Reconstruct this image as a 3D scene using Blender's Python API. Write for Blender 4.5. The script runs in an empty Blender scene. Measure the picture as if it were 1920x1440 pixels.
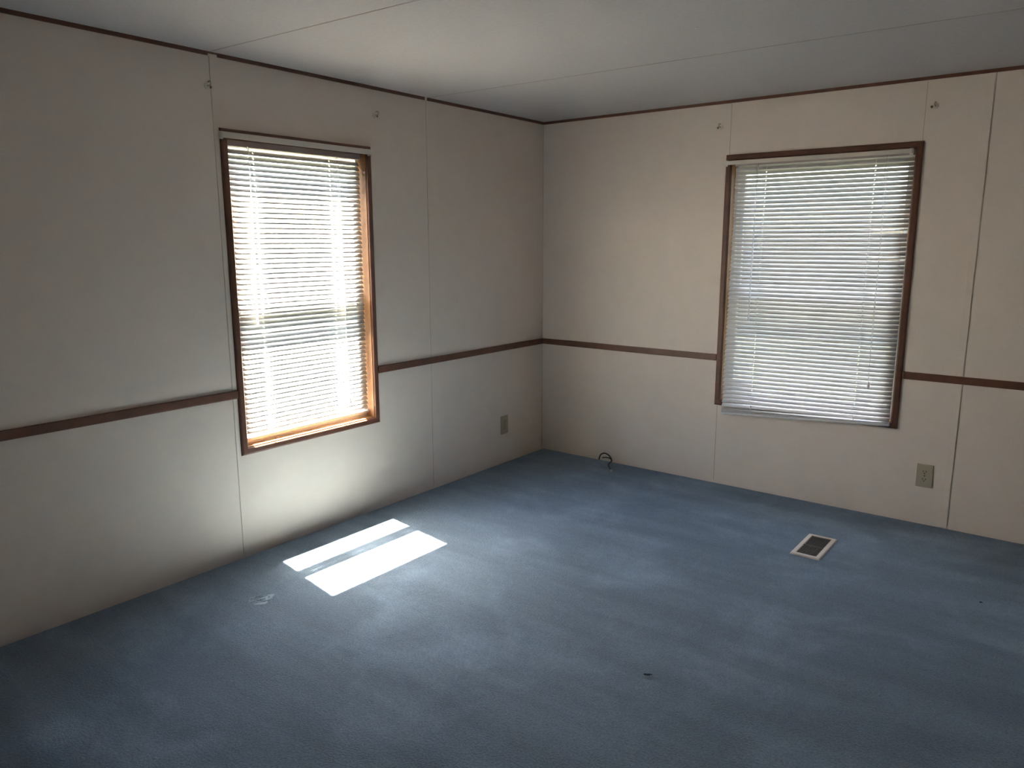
import bpy, bmesh, math, random
from mathutils import Vector, Matrix
random.seed(7)
SC = bpy.context.scene
COL = SC.collection
R = math.radians

# ------------------------------------------------------------------ camera
cam_d = bpy.data.cameras.new('camera')
cam_d.sensor_fit = 'HORIZONTAL'; cam_d.sensor_width = 36.0
cam_d.lens = 1417.53 / 1920 * 36.0
cam_d.clip_start = 0.02
cam = bpy.data.objects.new('camera', cam_d); COL.objects.link(cam)
YAW, PITCH, ROLL = 0.659838, 0.185215, -0.001544
_f = Vector((-math.sin(YAW) * math.cos(PITCH), math.cos(YAW) * math.cos(PITCH), -math.sin(PITCH)))
_r = Vector((math.cos(YAW), math.sin(YAW), 0)); _u = _r.cross(_f)
_r2 = _r * math.cos(ROLL) + _u * math.sin(ROLL); _u2 = _u * math.cos(ROLL) - _r * math.sin(ROLL)
M = Matrix((_r2, _u2, -_f)).transposed().to_4x4()
M.translation = Vector((2.93782, -4.12209, 1.38059))
cam.matrix_world = M
SC.camera = cam

# ------------------------------------------------------------------ light and exposure
SC.view_settings.view_transform = 'Standard'
SC.view_settings.look = 'None'
SC.view_settings.gamma = 1.0
SC.view_settings.use_curve_mapping = False
SC.view_settings.exposure = 4.80
world = bpy.data.worlds.new('sky'); SC.world = world; world.use_nodes = True
bg = world.node_tree.nodes['Background']
sky = world.node_tree.nodes.new('ShaderNodeTexSky'); sky.sky_type = 'NISHITA'; sky.sun_disc = False
sky.sun_elevation = R(66); sky.sun_rotation = R(-80.6); sky.dust_density = 5.0
world.node_tree.links.new(sky.outputs['Color'], bg.inputs['Color'])
bg.inputs['Strength'].default_value = 0.175
sun_d = bpy.data.lights.new('sun', 'SUN'); sun_d.energy = 17.0; sun_d.angle = R(0.53)
sun_d.color = (1.0, 0.83, 0.66)
sun = bpy.data.objects.new('sun', sun_d); COL.objects.link(sun)
sun.rotation_euler = Vector((1.0, -0.165, -2.27)).to_track_quat('-Z', 'Y').to_euler()
sun.location = (-3, 0.5, 7)
cy = SC.cycles
cy.max_bounces = 14; cy.diffuse_bounces = 10; cy.transparent_max_bounces = 12
cy.caustics_reflective = False; cy.caustics_refractive = False

# ------------------------------------------------------------------ materials
def mat(name, col, rough=0.6, spec=0.4, noise=None, bump=None, metallic=0.0):
    """Principled material; noise=(scale, amount, stretch) varies the colour, bump=(scale, strength, distance)."""
    m = bpy.data.materials.new(name); m.use_nodes = True
    nt = m.node_tree; N = nt.nodes; L = nt.links
    b = N['Principled BSDF']
    b.inputs['Base Color'].default_value = (*col, 1); b.inputs['Roughness'].default_value = rough
    b.inputs['Specular IOR Level'].default_value = spec; b.inputs['Metallic'].default_value = metallic
    tc = N.new('ShaderNodeTexCoord')
    if noise:
        mp = N.new('ShaderNodeMapping'); mp.inputs['Scale'].default_value = noise[2]
        L.new(tc.outputs['Object'], mp.inputs['Vector'])
        t = N.new('ShaderNodeTexNoise'); t.inputs['Scale'].default_value = noise[0]
        t.inputs['Detail'].default_value = 6; t.inputs['Roughness'].default_value = 0.65
        L.new(mp.outputs['Vector'], t.inputs['Vector'])
        r = N.new('ShaderNodeMapRange')
        r.inputs['From Min'].default_value = 0.25; r.inputs['From Max'].default_value = 0.75
        r.inputs['To Min'].default_value = 1 - noise[1]; r.inputs['To Max'].default_value = 1 + noise[1]
        L.new(t.outputs['Fac'], r.inputs['Value'])
        v = N.new('ShaderNodeVectorMath'); v.operation = 'SCALE'
        v.inputs[0].default_value = col
        L.new(r.outputs['Result'], v.inputs['Scale'])
        L.new(v.outputs['Vector'], b.inputs['Base Color'])
    if bump:
        t2 = N.new('ShaderNodeTexNoise'); t2.inputs['Scale'].default_value = bump[0]
        t2.inputs['Detail'].default_value = 4
        L.new(tc.outputs['Object'], t2.inputs['Vector'])
        bp = N.new('ShaderNodeBump'); bp.inputs['Strength'].default_value = bump[1]; bp.inputs['Distance'].default_value = bump[2]
        L.new(t2.outputs['Fac'], bp.inputs['Height']); L.new(bp.outputs['Normal'], b.inputs['Normal'])
    return m

WALL = mat('wallpaper_cream', (0.73, 0.655, 0.582), 0.55, 0.3, (9, 0.035, (1, 1, 1)), (260, 0.12, 0.002))
SEAM = mat('panel_joint', (0.46, 0.41, 0.34), 0.8, 0.1)
CEIL = mat('ceiling_board', (0.485, 0.478, 0.474), 0.85, 0.15, (60, 0.06, (1, 1, 1)), (180, 0.35, 0.003))
CEILSEAM = mat('ceiling_joint', (0.38, 0.32, 0.28), 0.8, 0.1)
CHIP = mat('ceiling_mark', (0.56, 0.54, 0.51), 0.8, 0.1)
WOOD = mat('stained_wood', (0.128, 0.056, 0.035), 0.42, 0.45, (14, 0.30, (1, 1, 1)), (90, 0.08, 0.002))
JAMB_LIT = mat('lit_jamb_wood', (0.27, 0.135, 0.06), 0.45, 0.4, (14, 0.25, (1, 1, 1)), (90, 0.08, 0.002))  # wood lightened so the reveals carry the daylight glow in their colour
VINYL = mat('white_vinyl', (0.78, 0.78, 0.76), 0.4, 0.4, (20, 0.02, (1, 1, 1)))
SLAT = mat('white_enamel', (0.67, 0.675, 0.685), 0.38, 0.45, (30, 0.015, (1, 1, 1)))
ROD = mat('ivory_enamel', (0.66, 0.62, 0.55), 0.45, 0.4, (30, 0.02, (1, 1, 1)))
IVORY = mat('almond_plastic', (0.40, 0.36, 0.27), 0.4, 0.4, (40, 0.02, (1, 1, 1)))
SLOT = mat('dark_slot', (0.02, 0.018, 0.015), 0.7, 0.2)
BRASS = mat('dull_brass', (0.16, 0.12, 0.06), 0.4, 0.5, metallic=0.8)
BLACK = mat('black_rubber', (0.015, 0.015, 0.014), 0.5, 0.4, (80, 0.1, (1, 1, 1)))
STEEL = mat('dull_metal', (0.55, 0.50, 0.50), 0.35, 0.5, metallic=0.7)
BEIGE = mat('beige_enamel', (0.46, 0.40, 0.33), 0.45, 0.4, (25, 0.03, (1, 1, 1)))
DUCT = mat('dark_brown_metal', (0.085, 0.066, 0.054), 0.6, 0.3, (60, 0.15, (1, 1, 1)))
FLAP = mat('shaded_flap', (0.030, 0.024, 0.019), 0.7, 0.2, (60, 0.1, (1, 1, 1)))  # damper sheet coloured dark for the shade inside the duct
SIDING = mat('outside_siding', (0.62, 0.60, 0.55), 0.7, 0.2, (3, 0.05, (1, 1, 1)))
DIM_GROUND = mat('lawn', (0.024, 0.030, 0.018), 0.9, 0.1, (2, 0.25, (1, 1, 1)))  # darkened in place of shade outside, so less light bounces into the blinds
FIBRE = mat('pale_carpet_fibre', (0.25, 0.32, 0.39), 0.9, 0.1, (200, 0.2, (1, 1, 1)))
BACKING = mat('dark_carpet_backing', (0.02, 0.028, 0.03), 0.9, 0.1)

def glass_mat(name, tint, gloss):
    m = bpy.data.materials.new(name); m.use_nodes = True
    nt = m.node_tree; N = nt.nodes; L = nt.links
    N.remove(N['Principled BSDF']); out = N['Material Output']
    t = N.new('ShaderNodeBsdfTransparent'); t.inputs['Color'].default_value = (*tint, 1)
    g = N.new('ShaderNodeBsdfGlossy'); g.inputs['Roughness'].default_value = 0.03
    fr = N.new('ShaderNodeFresnel'); fr.inputs['IOR'].default_value = 1.45
    mx = N.new('ShaderNodeMath'); mx.operation = 'MULTIPLY'; mx.inputs[1].default_value = gloss
    mix = N.new('ShaderNodeMixShader')
    geo = N.new('ShaderNodeNewGeometry'); front = N.new('ShaderNodeMath'); front.operation = 'SUBTRACT'
    front.inputs[0].default_value = 1.0; L.new(geo.outputs['Backfacing'], front.inputs[1])     # reflect at the outer faces only
    fac = N.new('ShaderNodeMath'); fac.operation = 'MULTIPLY'
    L.new(fr.outputs['Fac'], mx.inputs[0]); L.new(mx.outputs[0], fac.inputs[0]); L.new(front.outputs[0], fac.inputs[1])
    L.new(fac.outputs[0], mix.inputs['Fac'])
    L.new(t.outputs[0], mix.inputs[1]); L.new(g.outputs[0], mix.inputs[2]); L.new(mix.outputs[0], out.inputs['Surface'])
    return m
GLASS = glass_mat('window_glass', (0.94, 0.96, 0.95), 0.9)
SCREEN = glass_mat('dimming_sheet', (0.33, 0.33, 0.33), 0.0)
def frosted(name, col, clear, through):
    """Part see-through, part diffuse, part glowing with light from behind."""
    m = bpy.data.materials.new(name); m.use_nodes = True
    nt = m.node_tree; N = nt.nodes; L = nt.links
    N.remove(N['Principled BSDF']); out = N['Material Output']
    t = N.new('ShaderNodeBsdfTransparent'); d = N.new('ShaderNodeBsdfDiffuse'); tr = N.new('ShaderNodeBsdfTranslucent')
    d.inputs['Color'].default_value = (*col, 1); tr.inputs['Color'].default_value = (*col, 1)
    a = N.new('ShaderNodeMixShader'); a.inputs['Fac'].default_value = through
    L.new(d.outputs[0], a.inputs[1]); L.new(tr.outputs[0], a.inputs[2])
    b = N.new('ShaderNodeMixShader'); b.inputs['Fac'].default_value = clear
    L.new(a.outputs[0], b.inputs[1]); L.new(t.outputs[0], b.inputs[2]); L.new(b.outputs[0], out.inputs['Surface'])
    return m
ACRYLIC = frosted('clear_acrylic', (0.92, 0.92, 0.92), 0.72, 0.5)
HOOK = mat('grey_enamel', (0.40, 0.37, 0.31), 0.45, 0.4, (30, 0.02, (1, 1, 1)))
HEAD_SHADED = mat('shaded_enamel', (0.40, 0.335, 0.32), 0.5, 0.3, (30, 0.02, (1, 1, 1)))  # shadow of the curtain rod put into the headrail colour
CORD = frosted('white_cord', (0.88, 0.88, 0.86), 0.0, 0.5)

def carpet_mat():
    m = bpy.data.materials.new('blue_grey_carpet'); m.use_nodes = True
    nt = m.node_tree; N = nt.nodes; L = nt.links; b = N['Principled BSDF']
    b.inputs['Roughness'].default_value = 1.0; b.inputs['Specular IOR Level'].default_value = 0.05
    b.inputs['Sheen Weight'].default_value = 0.35; b.inputs['Sheen Roughness'].default_value = 0.45
    b.inputs['Sheen Tint'].default_value = (0.62, 0.74, 0.85, 1)
    tc = N.new('ShaderNodeTexCoord')
    def noise(scale, detail, rough, stretch=(1, 1, 1), rot=0.0, dist=0.0):
        mp = N.new('ShaderNodeMapping'); mp.inputs['Scale'].default_value = stretch; mp.inputs['Rotation'].default_value = (0, 0, rot)
        L.new(tc.outputs['Object'], mp.inputs['Vector'])
        t = N.new('ShaderNodeTexNoise'); t.inputs['Scale'].default_value = scale; t.inputs['Detail'].default_value = detail
        t.inputs['Roughness'].default_value = rough; t.inputs['Distortion'].default_value = dist
        L.new(mp.outputs['Vector'], t.inputs['Vector']); return t.outputs['Fac']
    def rng(src, a, bb, lo, hi):
        r = N.new('ShaderNodeMapRange'); r.inputs['From Min'].default_value = a; r.inputs['From Max'].default_value = bb
        r.inputs['To Min'].default_value = lo; r.inputs['To Max'].default_value = hi
        L.new(src, r.inputs['Value']); return r.outputs['Result']
    def mul(x, y):
        n = N.new('ShaderNodeMath'); n.operation = 'MULTIPLY'; L.new(x, n.inputs[0]); L.new(y, n.inputs[1]); return n.outputs[0]
    fine = rng(noise(150, 4, 0.75), 0.3, 0.7, 0.62, 1.38)
    mid = rng(noise(38, 4, 0.6), 0.3, 0.7, 0.92, 1.08)
    worn = rng(noise(2.6, 6, 0.62, dist=0.5), 0.50, 0.78, 1.0, 1.55)
    swept = rng(noise(3.4, 3, 0.5, (0.35, 2.2, 1), R(-14)), 0.35, 0.7, 0.86, 1.16)
    f = mul(mul(fine, mid), mul(worn, swept))
    v = N.new('ShaderNodeVectorMath'); v.operation = 'SCALE'; v.inputs[0].default_value = CARPET_RGB
    L.new(f, v.inputs['Scale']); L.new(v.outputs['Vector'], b.inputs['Base Color'])
    bp = N.new('ShaderNodeBump'); bp.inputs['Strength'].default_value = 1.0; bp.inputs['Distance'].default_value = 0.010
    L.new(noise(140, 4, 0.65), bp.inputs['Height']); L.new(bp.outputs['Normal'], b.inputs['Normal'])
    return m
CARPET_RGB = (0.149, 0.199, 0.260)
CARPET = carpet_mat()

# ------------------------------------------------------------------ mesh helpers
def link(name, bm, m, parent=None, smooth=False):
    bmesh.ops.recalc_face_normals(bm, faces=bm.faces)
    me = bpy.data.meshes.new(name); bm.to_mesh(me); bm.free()
    me.materials.append(m)
    if smooth:
        for p in me.polygons: p.use_smooth = True
    o = bpy.data.objects.new(name, me); COL.objects.link(o)
    if parent is not None:
        o.parent = parent; o.matrix_parent_inverse = Matrix.Translation(-Vector(parent.location))
    return o
def tag(o, label, cat, kind=None, group=None):
    o['label'] = label; o['category'] = cat
    if kind: o['kind'] = kind
    if group: o['group'] = group
    return o
def empty(name, loc, label, cat, kind=None, group=None):
    o = bpy.data.objects.new(name, None); COL.objects.link(o); o.location = loc; o.empty_display_size = 0.05
    return tag(o, label, cat, kind, group)
def box(bm, x0, x1, y0, y1, z0, z1):
    v = [bm.verts.new((x, y, z)) for x in (x0, x1) for y in (y0, y1) for z in (z0, z1)]
    fs = []
    for q in ((0, 1, 3, 2), (4, 6, 7, 5), (0, 4, 5, 1), (2, 3, 7, 6), (0, 2, 6, 4), (1, 5, 7, 3)):
        fs.append(bm.faces.new([v[i] for i in q]))
    return v, fs
# wall frames: 'L' the left wall (plane x=0, along y), 'B' the back wall (plane y=0, along x); n points into the room
def W(w, a, z, n):
    return Vector((n, a, z)) if w == 'L' else Vector((a, -n, z))
def wbox(bm, w, a0, a1, z0, z1, n0, n1, bevel=0.0):
    p, q = W(w, a0, z0, n0), W(w, a1, z1, n1)
    v, fs = box(bm, *sorted((p.x, q.x)), *sorted((p.y, q.y)), *sorted((p.z, q.z)))
    if bevel:
        es = list({e for f in fs for e in f.edges})
        bmesh.ops.bevel(bm, geom=es, offset=bevel, segments=2, affect='EDGES', profile=0.6)
def ring(bm, w, a0, a1, z0, z1, prof):
    """Sweeps a closed profile [(outward, n)] round the rectangle with mitred corners."""
    loops = []
    for sa, sz, a, z in ((-1, -1, a0, z0), (1, -1, a1, z0), (1, 1, a1, z1), (-1, 1, a0, z1)):
        loops.append([bm.verts.new(W(w, a + sa * o, z + sz * o, n)) for o, n in prof])
    k = len(prof)
    for i in range(4):
        A, B = loops[i], loops[(i + 1) % 4]
        for j in range(k):
            bm.faces.new((A[j], A[(j + 1) % k], B[(j + 1) % k], B[j]))
def tube(bm, pts, r, seg=8, close=False):
    pts = [Vector(p) for p in pts]; rings = []; n = len(pts)
    up = Vector((0.31, 0.17, 0.93))
    for i, p in enumerate(pts):
        a = pts[i - 1] if (i > 0 or close) else p; b = pts[(i + 1) % n] if (i < n - 1 or close) else p
        t = (b - a).normalized(); s = t.cross(up)
        if s.length < 1e-3: s = t.cross(Vector((1, 0, 0)))
        s.normalize(); q = s.cross(t)
        rr = r[i] if isinstance(r, (list, tuple)) else r
        rings.append([bm.verts.new(p + (s * math.cos(2 * math.pi * k / seg) + q * math.sin(2 * math.pi * k / seg)) * rr) for k in range(seg)])
    m = n if close else n - 1
    for i in range(m):
        A, B = rings[i], rings[(i + 1) % n]
        for k in range(seg):
            bm.faces.new((A[k], A[(k + 1) % seg], B[(k + 1) % seg], B[k]))
    if not close:
        bm.faces.new(rings[0][::-1]); bm.faces.new(rings[-1])
def smooth_path(pts, n=6):
    P = [Vector(p) for p in pts]; P = [P[0] * 2 - P[1]] + P + [P[-1] * 2 - P[-2]]; out = []
    for i in range(1, len(P) - 2):
        for k in range(n):
            t = k / n; a, b, c, d = P[i - 1:i + 3]
            out.append(0.5 * ((2 * b) + (c - a) * t + (2 * a - 5 * b + 4 * c - d) * t * t + (3 * b - a - 3 * c + d) * t ** 3))
    out.append(P[-2]); return out

# ------------------------------------------------------------------ room shell
H = 2.134; XR = 4.15; YF = -5.4; T = 0.13
# openings inside the casings: a0, a1, z0, z1
WL = (-2.267, -1.511, 0.480, 1.815)
WB = (1.2625, 2.171, 0.483, 1.818)

def wall_with_opening(w, a0, a1, op):
    bm = bmesh.new(); o0, o1, z0, z1 = op
    As = [a0, o0, o1, a1]; Zs = [-0.06, z0, z1, H + 0.06]
    g = {}
    for n in (0, -T):
        for i, a in enumerate(As):
            for j, z in enumerate(Zs): g[i, j, n] = bm.verts.new(W(w, a, z, n))
        for i in range(3):
            for j in range(3):
                if (i, j) != (1, 1):
                    bm.faces.new((g[i, j, n], g[i + 1, j, n], g[i + 1, j + 1, n], g[i, j + 1, n]))
    for (i, j), (k, l) in (((1, 1), (2, 1)), ((2, 1), (2, 2)), ((2, 2), (1, 2)), ((1, 2), (1, 1)),
                           ((0, 0), (3, 0)), ((3, 0), (3, 3)), ((3, 3), (0, 3)), ((0, 3), (0, 0))):
        if (i, j) in ((0, 0), (3, 0), (3, 3), (0, 3)):
            lo, hi = sorted((i, k)); jl, jh = sorted((j, l))
            path = [(q, j) for q in range(lo, hi + 1)] if j == l else [(i, q) for q in range(jl, jh + 1)]
            for p, q in zip(path, path[1:]):
                bm.faces.new((g[p[0], p[1], 0], g[q[0], q[1], 0], g[q[0], q[1], -T], g[p[0], p[1], -T]))
        else:
            bm.faces.new((g[i, j, 0], g[k, l, 0], g[k, l, -T], g[i, j, -T]))
    return bm
wl = tag(link('wall_left', wall_with_opening('L', YF, 0.0, WL), WALL),
         'cream papered panel wall with the bright sunlit window', 'wall', 'structure')
wb = tag(link('wall_back', wall_with_opening('B', -T, XR, WB), WALL),
         'cream papered panel wall with the shaded wider window and floor vent before it', 'wall', 'structure')
bm = bmesh.new(); box(bm, XR, XR + T, YF - T, T, -0.06, H + 0.06)
tag(link('wall_right', bm, WALL), 'cream wall on the right, outside the picture', 'wall', 'structure')
bm = bmesh.new(); box(bm, -T, XR, YF - T, YF, -0.06, H + 0.06)
tag(link('wall_front', bm, WALL), 'cream wall behind the camera', 'wall', 'structure')
bm = bmesh.new(); box(bm, 0, XR, YF, 0, H, H + 0.06)
ceil = tag(link('ceiling', bm, CEIL), 'off-white board ceiling with two thin seams', 'ceiling', 'structure')
# carpet: dips into a narrow gully along the walls
bm = bmesh.new()
prof = [(0.0, -0.030), (0.012, -0.028), (0.030, -0.010), (0.055, 0.0)]
loops = []
for d, z in prof:
    loops.append([bm.verts.new(p) for p in ((d, YF + d, z), (XR - d, YF + d, z), (XR - d, -d, z), (d, -d, z))])
for A, B in zip(loops, loops[1:]):
    for i in range(4): bm.faces.new((A[i], A[(i + 1) % 4], B[(i + 1) % 4], B[i]))
bm.faces.new(loops[-1])
low = [bm.verts.new((v.co.x, v.co.y, -0.05)) for v in loops[0]]
for i in range(4): bm.faces.new((loops[0][i], low[i], low[(i + 1) % 4], loops[0][(i + 1) % 4]))
bm.faces.new(low[::-1])
floor = tag(link('floor', bm, CARPET), 'worn blue-grey cut pile carpet over the whole floor', 'floor', 'structure')

# panel seams pressed into the walls (parts of the walls) and narrow battens (trim)
def seam(w, wall, a, z0=0.0, z1=H - 0.018, wd=0.003, m=SEAM):
    bm = bmesh.new(); wbox(bm, w, a - wd / 2, a + wd / 2, z0, z1, -0.002, 0.0006); link('panel_seam', bm, m, wall)
for z0, z1 in ((0, 0.71), (0.748, H - 0.0155)):
    seam('L', wl, -2.3200, z0, z1, 0.0022); seam('L', wl, -1.078, z0, z1, 0.0022)
    seam('B', wb, 2.4645, z0, z1, 0.0038)
seam('B', wb, 1.2475, 0, 0.4525, 0.0035); seam('B', wb, 1.2475, 1.848, H - 0.02, 0.003)
seam('B', wb, 2.192, 1.848, H - 0.02, 0.0025)
seam('L', wl, -0.002, 0, 2.11, 0.003)
ti = [0]
def trim(bm, m, label):
    ti[0] += 1
    return tag(link('trim_%d' % ti[0], bm, m), label, 'trim', 'structure')
for z0, z1 in ((0.0, 0.71), (0.748, H - 0.0155)):
    nm = 'lower' if z0 == 0 else 'upper'
    bm = bmesh.new(); wbox(bm, 'B', 2.432, 2.4615, z0 - 0.02, z1, -0.001, 0.0035, 0.0012)
    trim(bm, WALL, 'cream batten right of the shaded window, %s length' % nm)
    bm = bmesh.new(); wbox(bm, 'L', -2.3185, -2.2975, z0 - 0.02, z1, -0.001, 0.0014, 0.0006)
    trim(bm, WALL, 'cream batten left of the sunlit window, %s length' % nm)
# ceiling trim: brown strips with small gaps at the panel joints
def crown(w, a0, a1, label):
    bm = bmesh.new(); wbox(bm, w, a0, a1, H - 0.0155, H + 0.001, -0.001, 0.0065, 0.002); return trim(bm, WOOD, label)
crown('L', YF, -2.325, 'brown ceiling strip over the left wall nearest the camera')
crown('L', -2.283, -1.088, 'brown ceiling strip over the sunlit window')
crown('L', -1.068, 0.0, 'brown ceiling strip on the left wall, running into the corner')
crown('B', 0.0085, XR, 'brown ceiling strip along the back wall')
bm = bmesh.new(); wbox(bm, 'L', -2.3245, -2.2835, H - 0.0065, H + 0.001, -0.001, 0.005)
trim(bm, WOOD, 'thin bridge piece closing the gap in the ceiling strip')
def rail(w, a0, a1, label):
    bm = bmesh.new(); wbox(bm, w, a0, a1, 0.7105, 0.7475, -0.001, 0.011, 0.004); return trim(bm, WOOD, label)
rail('L', YF, -2.2975, 'brown chair rail left of the sunlit window')
rail('L', -1.4805, 0.0, 'brown chair rail between the sunlit window and the corner')
rail('B', 0.0115, 1.232, 'brown chair rail between the corner and the shaded window')
rail('B', 2.2015, XR, 'brown chair rail right of the shaded window')
# ceiling seams and fastener marks (parts of the ceiling)
for y0, y1, x1 in ((-2.318, -2.25, 1.6), (-1.064, -0.975, 2.9)):
    k = (y1 - y0) / x1
    bm = bmesh.new(); wd = 0.0025
    vs = [bm.verts.new(p) for p in ((0, y0 - wd, H - 0.0008), (XR, y0 + k * XR - wd, H - 0.0008), (XR, y0 + k * XR + wd, H - 0.0008), (0, y0 + wd, H - 0.0008))]
    f = bm.faces.new(vs)
    r = bmesh.ops.extrude_face_region(bm, geom=[f])
    for v in r['geom']:
        if isinstance(v, bmesh.types.BMVert): v.co.z += 0.002
    link('ceiling_seam', bm, CEILSEAM, ceil)
for x, y in ((1.687, -1.432), (1.09, -1.847), (0.536, -1.885), (1.104, -1.439), (0.529, -1.461)):
    bm = bmesh.new(); tube(bm, [(x, y, H + 0.001), (x, y, H - 0.001), (x, y, H - 0.0018)], [0.009, 0.009, 0.004], 14)
    link('ceiling_fastener', bm, CHIP, ceil)

# ------------------------------------------------------------------ windows
def window(w, n, op, label):
    a0, a1, z0, z1 = op
    t = empty('window_%d' % n, W(w, (a0 + a1) / 2, z0, 0), label, 'window', 'structure')
    bm = bmesh.new()
    ring(bm, w, a0, a1, z0, z1, [(0.0, -0.001), (0.0, 0.009), (0.004, 0.0125), (0.022, 0.0125), (0.027, 0.010), (0.030, 0.006), (0.030, -0.001)])
    link('window_casing', bm, WOOD, t)
    bm = bmesh.new()      # wood jamb lining the opening
    ring(bm, w, a0, a1, z0, z1, [(0.001, 0.001), (-0.004, 0.001), (-0.004, -0.054), (0.001, -0.054)])
    link('window_jamb', bm, JAMB_LIT, t)
    bm = bmesh.new()      # outer vinyl frame
    ring(bm, w, a0, a1, z0, z1, [(0.001, -0.055), (-0.020, -0.055), (-0.020, -0.135), (0.012, -0.135), (0.012, -0.131), (0.001, -0.131)])
    link('window_frame', bm, VINYL, t)
    zr0, zr1 = 1.072, 1.128
    for nm, b0, b1, n0, n1 in (('lower_sash', z0 + 0.020, zr1, -0.062, -0.086), ('upper_sash', zr0, z1 - 0.020, -0.092, -0.116)):
        bm = bmesh.new(); s = 0.026
        ring(bm, w, a0 + 0.020 + s, a1 - 0.020 - s, b0 + 0.034, b1 - 0.034, [(-0.0, n0), (-0.0, n1), (s, n1), (s, n0)])
        wbox(bm, w, a0 + 0.022, a1 - 0.022, b0 + 0.0005, b0 + 0.034 - s + 0.002, n1, n0)
        wbox(bm, w, a0 + 0.022, a1 - 0.022, b1 - 0.034 + s - 0.002, b1 - 0.0005, n1, n0)
        so = link(nm, bm, VINYL, t)
        bm = bmesh.new(); wbox(bm, w, a0 + 0.020 + s - 0.004, a1 - 0.020 - s + 0.004, b0 + 0.030, b1 - 0.030, (n0 + n1) / 2 - 0.0015, (n0 + n1) / 2 + 0.0015)
        g = link('pane', bm, GLASS); g.parent = so; g['label'] = 'clear window pane'
    if w == 'B':  # added screen, unseen, only dims daylight through the back window
        bm = bmesh.new(); ring(bm, w, a0 + 0.030, a1 - 0.030, z0 + 0.030, z1 - 0.030, [(0, -0.119), (0, -0.127), (0.0095, -0.127), (0.0095, -0.119)])
        so = link('dimming_screen_frame', bm, VINYL, t)
        bm = bmesh.new(); bm.faces.new([bm.verts.new(W(w, a, z, -0.123)) for a, z in ((a0 + .03, z0 + .03), (a1 - .03, z0 + .03), (a1 - .03, z1 - .03), (a0 + .03, z1 - .03))])
        g = link('dimming_screen', bm, SCREEN); g.parent = so; g['label'] = 'unseen dark sheet added to dim the back window'
    return t
window('L', 1, WL, 'brown-cased sash window in the left wall, glowing with sun')
window('B', 2, WB, 'brown-cased sash window in the back wall, wider and in shade')

# ------------------------------------------------------------------ mini blinds
def slat_profile(c=0.025, sag=0.0023, th=0.0004, k=6):
    r = (c * c / 4 + sag * sag) / (2 * sag); half = math.asin(c / 2 / r); top = []; bot = []
    for i in range(k + 1):
        an = -half + 2 * half * i / k
        top.append((r * math.sin(an), r * math.cos(an) - r + sag / 2)); bot.append(((r - th) * math.sin(an), (r - th) * math.cos(an) - r + sag / 2))
    return top + bot[::-1]
PROF = slat_profile()
def slat(bm, w, a0, a1, za, zb, n0, n1, tilt, cut=None, slots=()):
    """One curved slat; tilt lifts its outer edge. za/zb are heights at the two ends, n0/n1 depths;
    cut(t) adds local (dz, dtilt); slots are the routed cord holes."""
    L = a1 - a0; ts = [(i / 12, False) for i in range(13)]
    for c in slots:
        c = (c - a0) / L; h = 0.0028 / L
        ts = [q for q in ts if abs(q[0] - c) > 2 * h] + [(c - h, True), (c + h, False)]
    ts.sort(); rings = []
    for t, _ in ts:
        a = a0 + L * t; z = za + (zb - za) * t; n = n0 + (n1 - n0) * t; tl = tilt
        if cut:
            dz, dt = cut(t); z += dz; tl += dt
        c, s = math.cos(tl), math.sin(tl)
        rings.append([bm.verts.new(W(w, a, z - (p * s) + q * c, n + p * c + q * s)) for p, q in PROF])
    k = len(PROF)
    for i, (A, B) in enumerate(zip(rings, rings[1:])):
        for j in range(k):
            if ts[i][1] and j in (2, 3, 9, 10): continue
            bm.faces.new((A[j], A[(j + 1) % k], B[(j + 1) % k], B[j]))
        if ts[i][1]:
            bm.faces.new((A[2], B[2], B[11], A[11])); bm.faces.new((A[4], A[9], B[9], B[4]))
    bm.faces.new(rings[0][::-1]); bm.faces.new(rings[-1])

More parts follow.
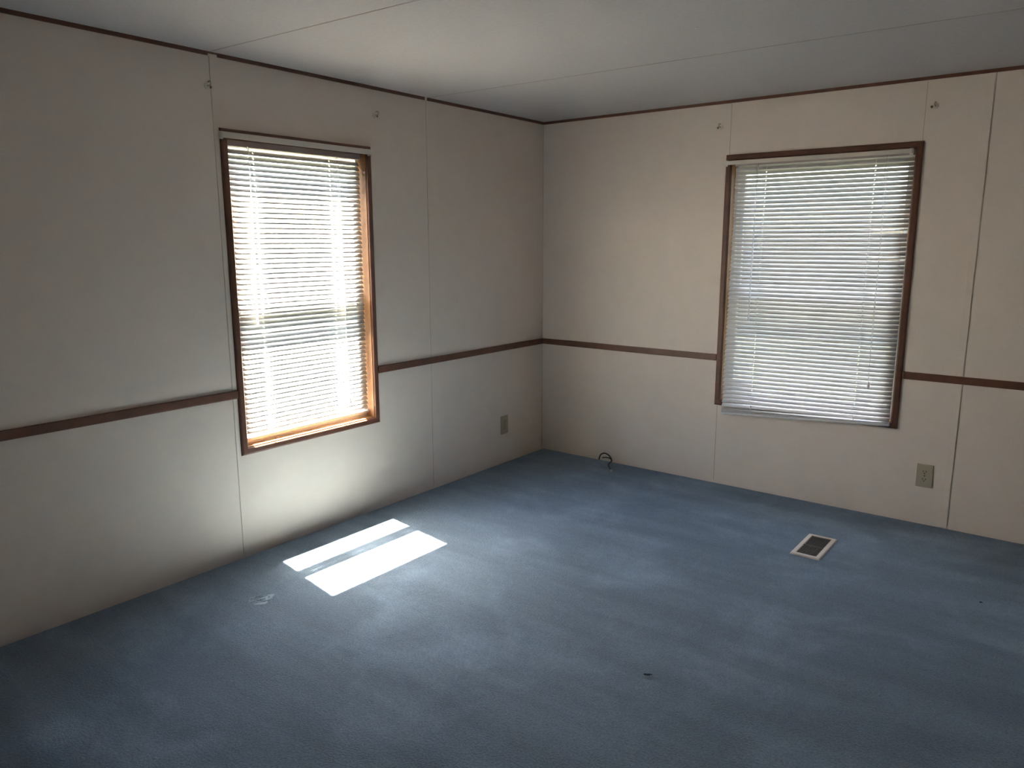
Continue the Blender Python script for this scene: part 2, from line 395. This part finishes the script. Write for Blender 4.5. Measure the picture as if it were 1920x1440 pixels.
def blind(w, name_loc, label, a0, a1, ztop, rows, tilt, cords, wand, lift, rail_spec, head, quirks=None, n_of=None):
    """rows: list of (z at a0, z at a1). n_of(z) gives the depth of the blind at height z."""
    t = empty('mini_blind', name_loc, label, 'blind', None, None)
    bm = bmesh.new()
    nh = n_of(ztop)
    wbox(bm, w, a0 - 0.003, a1 + 0.003, head[0], head[1], nh - 0.013, nh + 0.013, 0.002)
    link('headrail', bm, HEAD_SHADED, t)
    bm = bmesh.new()
    for i, (za, zb) in enumerate(rows):
        q = quirks.get(i) if quirks else None
        slat(bm, w, a0 + random.uniform(-.0008, .0008), a1 + random.uniform(-.0008, .0008), za, zb, n_of(za), n_of(zb), tilt + random.uniform(-.012, .012), q, cords)
    link('slats', bm, SLAT, t, True)
    ra, rb, rh = rail_spec
    bm = bmesh.new()
    na, nb = n_of(ra), n_of(rb); rings = []
    for a, z, n in ((a0, ra, na), (a0 + (a1 - a0) * .5, (ra + rb) / 2, (na + nb) / 2), (a1, rb, nb)):
        rings.append([bm.verts.new(W(w, a, z + dz, n + dn)) for dn, dz in
                      ((-.0125, .002), (-.0105, 0), (.0105, 0), (.0125, .002), (.0125, rh - .002), (.0105, rh), (-.0105, rh), (-.0125, rh - .002))])
    for A, B in zip(rings, rings[1:]):
        for j in range(8): bm.faces.new((A[j], A[(j + 1) % 8], B[(j + 1) % 8], B[j]))
    bm.faces.new(rings[0][::-1]); bm.faces.new(rings[-1])
    br = link('bottom_rail', bm, SLAT, t)
    for ca in cords:
        f = (ca - a0) / (a1 - a0)
        bm = bmesh.new()
        zs = [head[0]] + [za + (zb - za) * f for za, zb in rows] + [ra + (rb - ra) * f + rh]
        for side in (-1, 1):
            off = 0.0135 * abs(math.cos(tilt)) + 0.0015
            tube(bm, [W(w, ca + (0.002 if i % 2 else -0.002), z, n_of(z) + side * off) for i, z in enumerate(zs)], 0.0011, 5)
        for z in zs[1:-1]:
            tube(bm, [W(w, ca, z - .0145 * math.sin(tilt) - .004, n_of(z) + .0135 * math.cos(tilt)), W(w, ca, z + .0145 * math.sin(tilt) - .004, n_of(z) - .0135 * math.cos(tilt))], 0.0008, 4)
        link('ladder_cord', bm, CORD, t)
        bm = bmesh.new(); zc = ra + (rb - ra) * f; c0 = W(w, ca, zc, n_of(zc))
        tube(bm, [c0 + Vector((0, 0, 0.001)), c0 - Vector((0, 0, .003)), c0 - Vector((0, 0, .006))], [0.006, 0.006, 0.0035], 12)
        o = link('rail_button', bm, SLAT); o.parent = br
    if wand:
        a, zb, lean = wand; nw = n_of(ztop) + 0.022
        bm = bmesh.new(); tube(bm, [W(w, a, head[0] + .006, nw - .012), W(w, a, head[0] - .006, nw - .004), W(w, a + lean * .02, head[0] - .02, nw), W(w, a + lean, zb, n_of(zb) + .022)], 0.0040, 6)
        wo = link('tilt_wand', bm, ACRYLIC, t); wo['label'] = 'clear plastic tilt wand'
        bm = bmesh.new(); e = W(w, a + lean, zb, n_of(zb) + .022)
        tube(bm, [e, e - Vector((0, 0, .012)), e - Vector((0, 0, .034))], [.0046, .0056, .0050], 8)
        o = link('wand_grip', bm, ACRYLIC); o.parent = wo
    if lift:
        a, zb, lean = lift
        bm = bmesh.new()
        for d in (-.003, .003):
            pts = []
            for i in range(9):
                u = i / 8; z = head[0] + .003 + (zb - head[0]) * u
                pts.append(W(w, a + d * (1 - u) + lean * u + .004 * math.sin(u * 5 + d * 300), z, n_of(z) + .021))
            tube(bm, pts, 0.0012, 5)
        lo = link('lift_cord', bm, CORD, t)
        bm = bmesh.new(); e = W(w, a + lean, zb, n_of(zb) + .021)
        tube(bm, [e + Vector((0, 0, .008)), e, e - Vector((0, 0, .020)), e - Vector((0, 0, .026))], [.003, .0055, .0075, .006], 10)
        o = link('cord_tassel', bm, SLAT); o.parent = lo; o['label'] = 'white plastic tassel on the lift cord'
    return t

PITCH_S = 0.0222
# sunlit window: hangs inside the recess
TL = R(58)
zt = 1.762; rows = []
z = zt
while z > 0.528: rows.append((z, z)); z -= PITCH_S
blind('L', (-0.045, (WL[0] + WL[1]) / 2, 0.50), 'white mini blind blazing with sunlight in the narrow window of the left wall',
      WL[0] + 0.007, WL[1] - 0.012, zt, rows, TL, (-2.118, -1.705), (-2.150, 1.05, -0.010), (-1.672, 0.60, 0.018),
      (0.500, 0.506, 0.013), (1.782, 1.808), None, lambda z: -0.040)
# shaded window: longer than the opening, its bottom hangs in front of the sill
TB = R(50)
def nb(z):
    k = min(1, max(0, (1.78 - z) / 1.3)); return -0.012 + 0.036 * k ** 0.8
zt = 1.770; rows = []; N_R = 58
for i in range(N_R):
    u = i / (N_R - 1); sag = 0.034 * max(0, (u - .35) / .65) ** 2.2
    z = zt - u * 1.272
    rows.append((z - sag, z))
for j, zz in enumerate((0.441, 0.430)):      # last slats bunched on the rail on the left side
    rows.append((zz, 0.4845 - .003 * j))
def bent(t0, dz, dt):
    return lambda t: ((0, 0) if t < t0 else (dz * ((t - t0) / (1 - t0)) ** .6, dt * min(1, (t - t0) / (1 - t0) * 2)))
def dent(t):
    k = math.exp(-((t - .10) / .06) ** 2); return (.003 * k, R(24) * k)
quirks = {15: bent(.80, .004, R(-30)), 16: bent(.84, -.003, R(12)), 21: bent(.80, .003, R(-24)), 24: bent(.88, .0, R(10)), 30: bent(.90, -.002, R(9)),
          58: lambda t: (0, R(-36)), 59: lambda t: (0, R(-40)), 52: dent, 53: dent, 54: dent, 55: dent, 56: dent}
blind('B', (1.726, -0.03, 0.46), 'white mini blind with sagging lower left end in the shaded back window',
      WB[0] + 0.0235, WB[1] - 0.005, zt, rows, TB, (1.455, 1.995), (1.412, 0.985, 0.004), (2.045, 0.675, 0.012),
      (0.409, 0.466, 0.013), (1.786, 1.812), quirks, nb)

# ------------------------------------------------------------------ curtain rods and small hooks
def rod(w, a0, a1, zc, n, label, hh=0.0125):
    t = empty('curtain_rod', W(w, (a0 + a1) / 2, zc, 0.0125), label, 'curtain rod', None, 'flat curtain rods over the windows')
    th = 0.0022
    path = []
    for k in range(5):
        an = R(90 * k / 4); path.append((a0 + .012 - .012 * math.cos(an), n - .012 + .012 * math.sin(an)))
    path = [(a0, 0.013)] + path
    right = [(a0 + a1 - a, m) for a, m in path][::-1]
    full = path + right
    bm = bmesh.new(); rings = []
    for i, (a, m) in enumerate(full):
        p = full[max(i - 1, 0)]; q = full[min(i + 1, len(full) - 1)]
        d = Vector((q[0] - p[0], q[1] - p[1])).normalized(); nx, ny = -d.y, d.x
        rings.append([bm.verts.new(W(w, a + nx * s, zc + dz, m + ny * s)) for s, dz in
                      ((0, -hh), (0.0, hh), (-th, hh + .0), (-th - .001, hh - .004), (-th - .001, -hh + .004), (-th, -hh))])
    for A, B in zip(rings, rings[1:]):
        for j in range(6): bm.faces.new((A[j], A[(j + 1) % 6], B[(j + 1) % 6], B[j]))
    bm.faces.new(rings[0][::-1]); bm.faces.new(rings[-1])
    link('rod_strip', bm, ROD, t)
    for a, sg in ((a0, 1), (a1, -1)):
        bm = bmesh.new(); wbox(bm, w, min(a + sg * .004, a + sg * .020), max(a + sg * .004, a + sg * .020), zc - .016, zc + .016, 0.0122, 0.0142, .0006)
        wbox(bm, w, min(a + sg * .004, a + sg * .0055), max(a + sg * .004, a + sg * .0055), zc - .010, zc + .010, 0.013, n - .006)
        link('rod_bracket', bm, ROD, t)
rod('L', -2.308, -1.490, 1.8155, 0.034, 'ivory flat curtain rod across the top of the sunlit left window')
rod('B', 1.226, 2.164, 1.8020, 0.040, 'ivory flat curtain rod across the top of the shaded right window', 0.0100)

def hook(w, a, z, label, flip=1):
    t = empty('wall_hook', W(w, a, z, 0), label, 'hook', None, 'small hooks beside the window tops')
    bm = bmesh.new(); c = W(w, a, z, 0); nrm = W(w, 0, 0, 1)
    tube(bm, [c - nrm * .001, c + nrm * .003, c + nrm * .0045], [.0125, .0125, .009], 16); link('hook_base', bm, ROD, t)
    bm = bmesh.new(); pts = [W(w, a, z, .003), W(w, a, z, .012)]
    for k in range(9):
        an = R(-90 + 30 * k); pts.append(W(w, a + flip * .008 * math.cos(an) * .2, z + .008 + .008 * math.sin(an), .020 + .008 * math.cos(an)))
    tube(bm, smooth_path(pts, 3), .0026, 7); link('hook_arm', bm, HOOK, t)
    bm = bmesh.new(); tube(bm, [W(w, a + flip * .016, z - .002, -.001), W(w, a + flip * .016, z - .002, .003), W(w, a + flip * .016, z - .002, .0045)], [.006, .006, .003], 10)
    link('screw_head', bm, BRASS, t)
hook('L', -2.337, 2.001, 'small ivory hook up on the wall seam left of the sunlit window')
hook('L', -1.442, 1.999, 'small ivory hook above the right top corner of the sunlit window')
hook('B', 1.191, 1.998, 'small ivory hook left of the shaded window top', -1)
hook('B', 2.234, 2.000, 'small ivory hook right of the shaded window top', -1)

# ------------------------------------------------------------------ outlets
def outlet(w, a, z, label):
    t = empty('wall_outlet', W(w, a, z, 0), label, 'outlet', None, 'wall outlets')
    bm = bmesh.new(); wbox(bm, w, a - .0365, a + .0365, z - .059, z + .059, -.001, .0055, .0025); link('cover_plate', bm, IVORY, t)
    for s in (-1, 1):
        zc = z + s * .0195; bm = bmesh.new(); vs = []
        for n in (.004, .0075):
            vs.append([])
            for k in range(24):
                an = 2 * math.pi * k / 24
                vs[-1].append(bm.verts.new(W(w, a + .0165 * math.cos(an), zc + max(-.0125, min(.0125, .0165 * math.sin(an))), n)))
        for k in range(24): bm.faces.new((vs[0][k], vs[0][(k + 1) % 24], vs[1][(k + 1) % 24], vs[1][k]))
        bm.faces.new(vs[0][::-1]); bm.faces.new(vs[1])
        rc = link('receptacle', bm, IVORY, t)
        bm = bmesh.new()
        wbox(bm, w, a - .0075, a - .0052, zc - .001, zc + .0075, .007, .0079); wbox(bm, w, a + .0052, a + .0078, zc - .001, zc + .0075, .007, .0079)
        tube(bm, [W(w, a, zc - .0065, .007), W(w, a, zc - .0065, .0079)], .0026, 10)
        o = link('slots', bm, SLOT); o.parent = rc
    bm = bmesh.new(); tube(bm, [W(w, a, z, .005), W(w, a, z, .0065), W(w, a, z, .0072)], [.0035, .0035, .002], 10); link('plate_screw', bm, BRASS, t)
outlet('L', -0.420, 0.229, 'almond outlet on the left wall near the corner')
outlet('B', 2.343, 0.234, 'almond outlet on the back wall below the right end of the shaded window')

# ------------------------------------------------------------------ floor register
RX0, RX1, RY0, RY1 = 1.958, 2.088, -0.820, -0.533
t = empty('floor_register', ((RX0 + RX1) / 2, (RY0 + RY1) / 2, 0), 'beige metal floor vent with dark slots set in the carpet near the back wall', 'vent')
bm = bmesh.new(); bw = 0.022
loopsv = []
for d, zz in ((0, 0.0), (0.002, 0.005), (0.006, 0.007), (bw - .002, 0.007), (bw, 0.005), (bw, -0.0)):
    loopsv.append([bm.verts.new(p) for p in ((RX0 + d, RY0 + d, zz), (RX1 - d, RY0 + d, zz), (RX1 - d, RY1 - d, zz), (RX0 + d, RY1 - d, zz))])
for A, B in zip(loopsv, loopsv[1:] + loopsv[:1]):
    for i in range(4): bm.faces.new((A[i], A[(i + 1) % 4], B[(i + 1) % 4], B[i]))
link('register_frame', bm, BEIGE, t)
ym = (RY0 + RY1) / 2 - .008
bm = bmesh.new(); box(bm, RX0 + bw - .002, RX1 - bw + .002, ym - .004, ym + .004, 0.001, .0058); link('cross_bar', bm, DUCT, t)
bm = bmesh.new(); n = 11
for k in range(n):
    x = RX0 + bw + (RX1 - RX0 - 2 * bw) * (k + .5) / n
    for y0, y1 in ((RY0 + bw - .001, ym - .003), (ym + .003, RY1 - bw + .001)):
        v, fs = box(bm, x - .0012, x + .0012, y0, y1, 0.0012, .0054)
        for q in v[:]:
            q.co.x += (q.co.z - .003) * (.7 if y0 > ym else -.5)
link('louvers', bm, DUCT, t)
bm = bmesh.new(); box(bm, RX0 + bw - .003, RX1 - bw + .003, RY0 + bw - .003, RY1 - bw + .003, .0002, .0010); link('damper', bm, FLAP, t)

# ------------------------------------------------------------------ cable stub by the wall
t = empty('coaxial_cable', (0.60, -0.10, 0), 'short black cable stub curling out of the carpet at the back wall', 'cable')
pts = [(0.478, -0.030, -0.008), (0.486, -0.036, 0.012), (0.500, -0.040, 0.034), (0.530, -0.044, 0.046), (0.560, -0.050, 0.040), (0.584, -0.060, 0.026),
       (0.600, -0.080, 0.014), (0.606, -0.110, 0.010), (0.618, -0.150, 0.0075), (0.652, -0.190, 0.0065), (0.680, -0.225, 0.0065)]
bm = bmesh.new(); tube(bm, smooth_path(pts, 6), 0.0042, 9); link('cable_jacket', bm, BLACK, t, True)
bm = bmesh.new(); pts = [(0.506, -0.036, 0.012), (0.535, -0.040, 0.019), (0.566, -0.046, 0.020), (0.592, -0.062, 0.013), (0.597, -0.085, 0.006)]
tube(bm, smooth_path(pts, 5), 0.0036, 8); link('cable_loop', bm, BLACK, t, True)
bm = bmesh.new(); tube(bm, [(0.680, -0.225, .0065), (0.684, -0.229, .0065), (0.684, -0.229, .0065), (0.697, -0.243, .0065), (0.698, -0.244, .0065), (0.704, -0.250, .0065)],
                       [.0044, .0048, .0062, .0062, .0035, .0030], 10); link('cable_plug', bm, STEEL, t)

# ------------------------------------------------------------------ torn spots in the carpet (parts of the floor)
def tear(x, y, ln, wd, ang, k, gash, patch):
    ca, sa = math.cos(ang), math.sin(ang)
    def P(u, v, z): return (x + u * ca - v * sa, y + u * sa + v * ca, z)
    if patch:      # flattened pale pile round the cuts
        bm = bmesh.new(); c = bm.verts.new(P(0, 0, .0022)); rim = []; foot = []
        for i in range(28):
            an = 2 * math.pi * i / 28; rr = .5 * (1 + .16 * math.sin(3 * an + 1) + .10 * math.sin(7 * an) + random.uniform(-.05, .05))
            rim.append(bm.verts.new(P(ln * rr * math.cos(an), wd * rr * math.sin(an), .0016)))
            foot.append(bm.verts.new(P(ln * rr * 1.1 * math.cos(an), wd * rr * 1.1 * math.sin(an), -.001)))
        for i in range(28):
            j = (i + 1) % 28; bm.faces.new((c, rim[i], rim[j])); bm.faces.new((rim[i], foot[i], foot[j], rim[j]))
        link('flattened_pile', bm, FIBRE, floor)
    bm = bmesh.new()
    for i in range(gash):
        v0 = wd * (-.5 + (i + .5) / gash) * .8 + random.uniform(-.004, .004); u0 = -ln * random.uniform(.25, .5); u1 = ln * random.uniform(.1, .45)
        m = 8; top = []; bot = []
        for j in range(m + 1):
            s = j / m; hw = (.0026 if patch else .0085) * math.sin(math.pi * s) * random.uniform(.6, 1) + .0005; u = u0 + (u1 - u0) * s; vv = v0 + random.uniform(-.002, .002)
            top.append(bm.verts.new(P(u, vv + hw, .0027))); bot.append(bm.verts.new(P(u, vv - hw, .0027)))
        for j in range(m): bm.faces.new((bot[j], bot[j + 1], top[j + 1], top[j]))
    link('carpet_tear', bm, BACKING, floor)
    bm = bmesh.new()
    for i in range(k):
        u, v = random.uniform(-.4, .4) * ln, random.uniform(-.45, .45) * wd - (0 if patch else .010); an = random.uniform(0, 6.28); l = random.uniform(.006, .014)
        pts = [P(u + l * s * math.cos(an + s * 1.4), v + l * s * math.sin(an + s * 1.4), .0015 + .004 * math.sin(math.pi * s)) for s in (0, .25, .5, .75, 1)]
        tube(bm, pts, .0009, 5)
    o = link('loose_fibres', bm, FIBRE, floor); o['kind'] = 'stuff'; o['label'] = 'pale frayed carpet fibres'
tear(0.459, -2.540, .090, .080, R(75), 40, 5, True)
tear(1.919, -2.087, .046, .014, R(35), 22, 1, False)
tear(2.705, -0.85, .026, .010, R(20), 4, 1, False)

# ------------------------------------------------------------------ unseen roof eave and ground, added to shape the daylight
bm = bmesh.new(); box(bm, -T - 0.02, XR + 0.3, YF - 0.3, T + 0.17, H + 0.075, H + 0.16)
tag(link('roof', bm, SIDING), 'unseen roof slab, its eave added to keep sun off the back window', 'roof', 'structure')
bm = bmesh.new(); box(bm, -14, 12, -14, 14, -0.95, -0.85)
tag(link('ground', bm, DIM_GROUND), 'unseen ground outside the windows, darkened to cut bounced light', 'ground', 'structure')
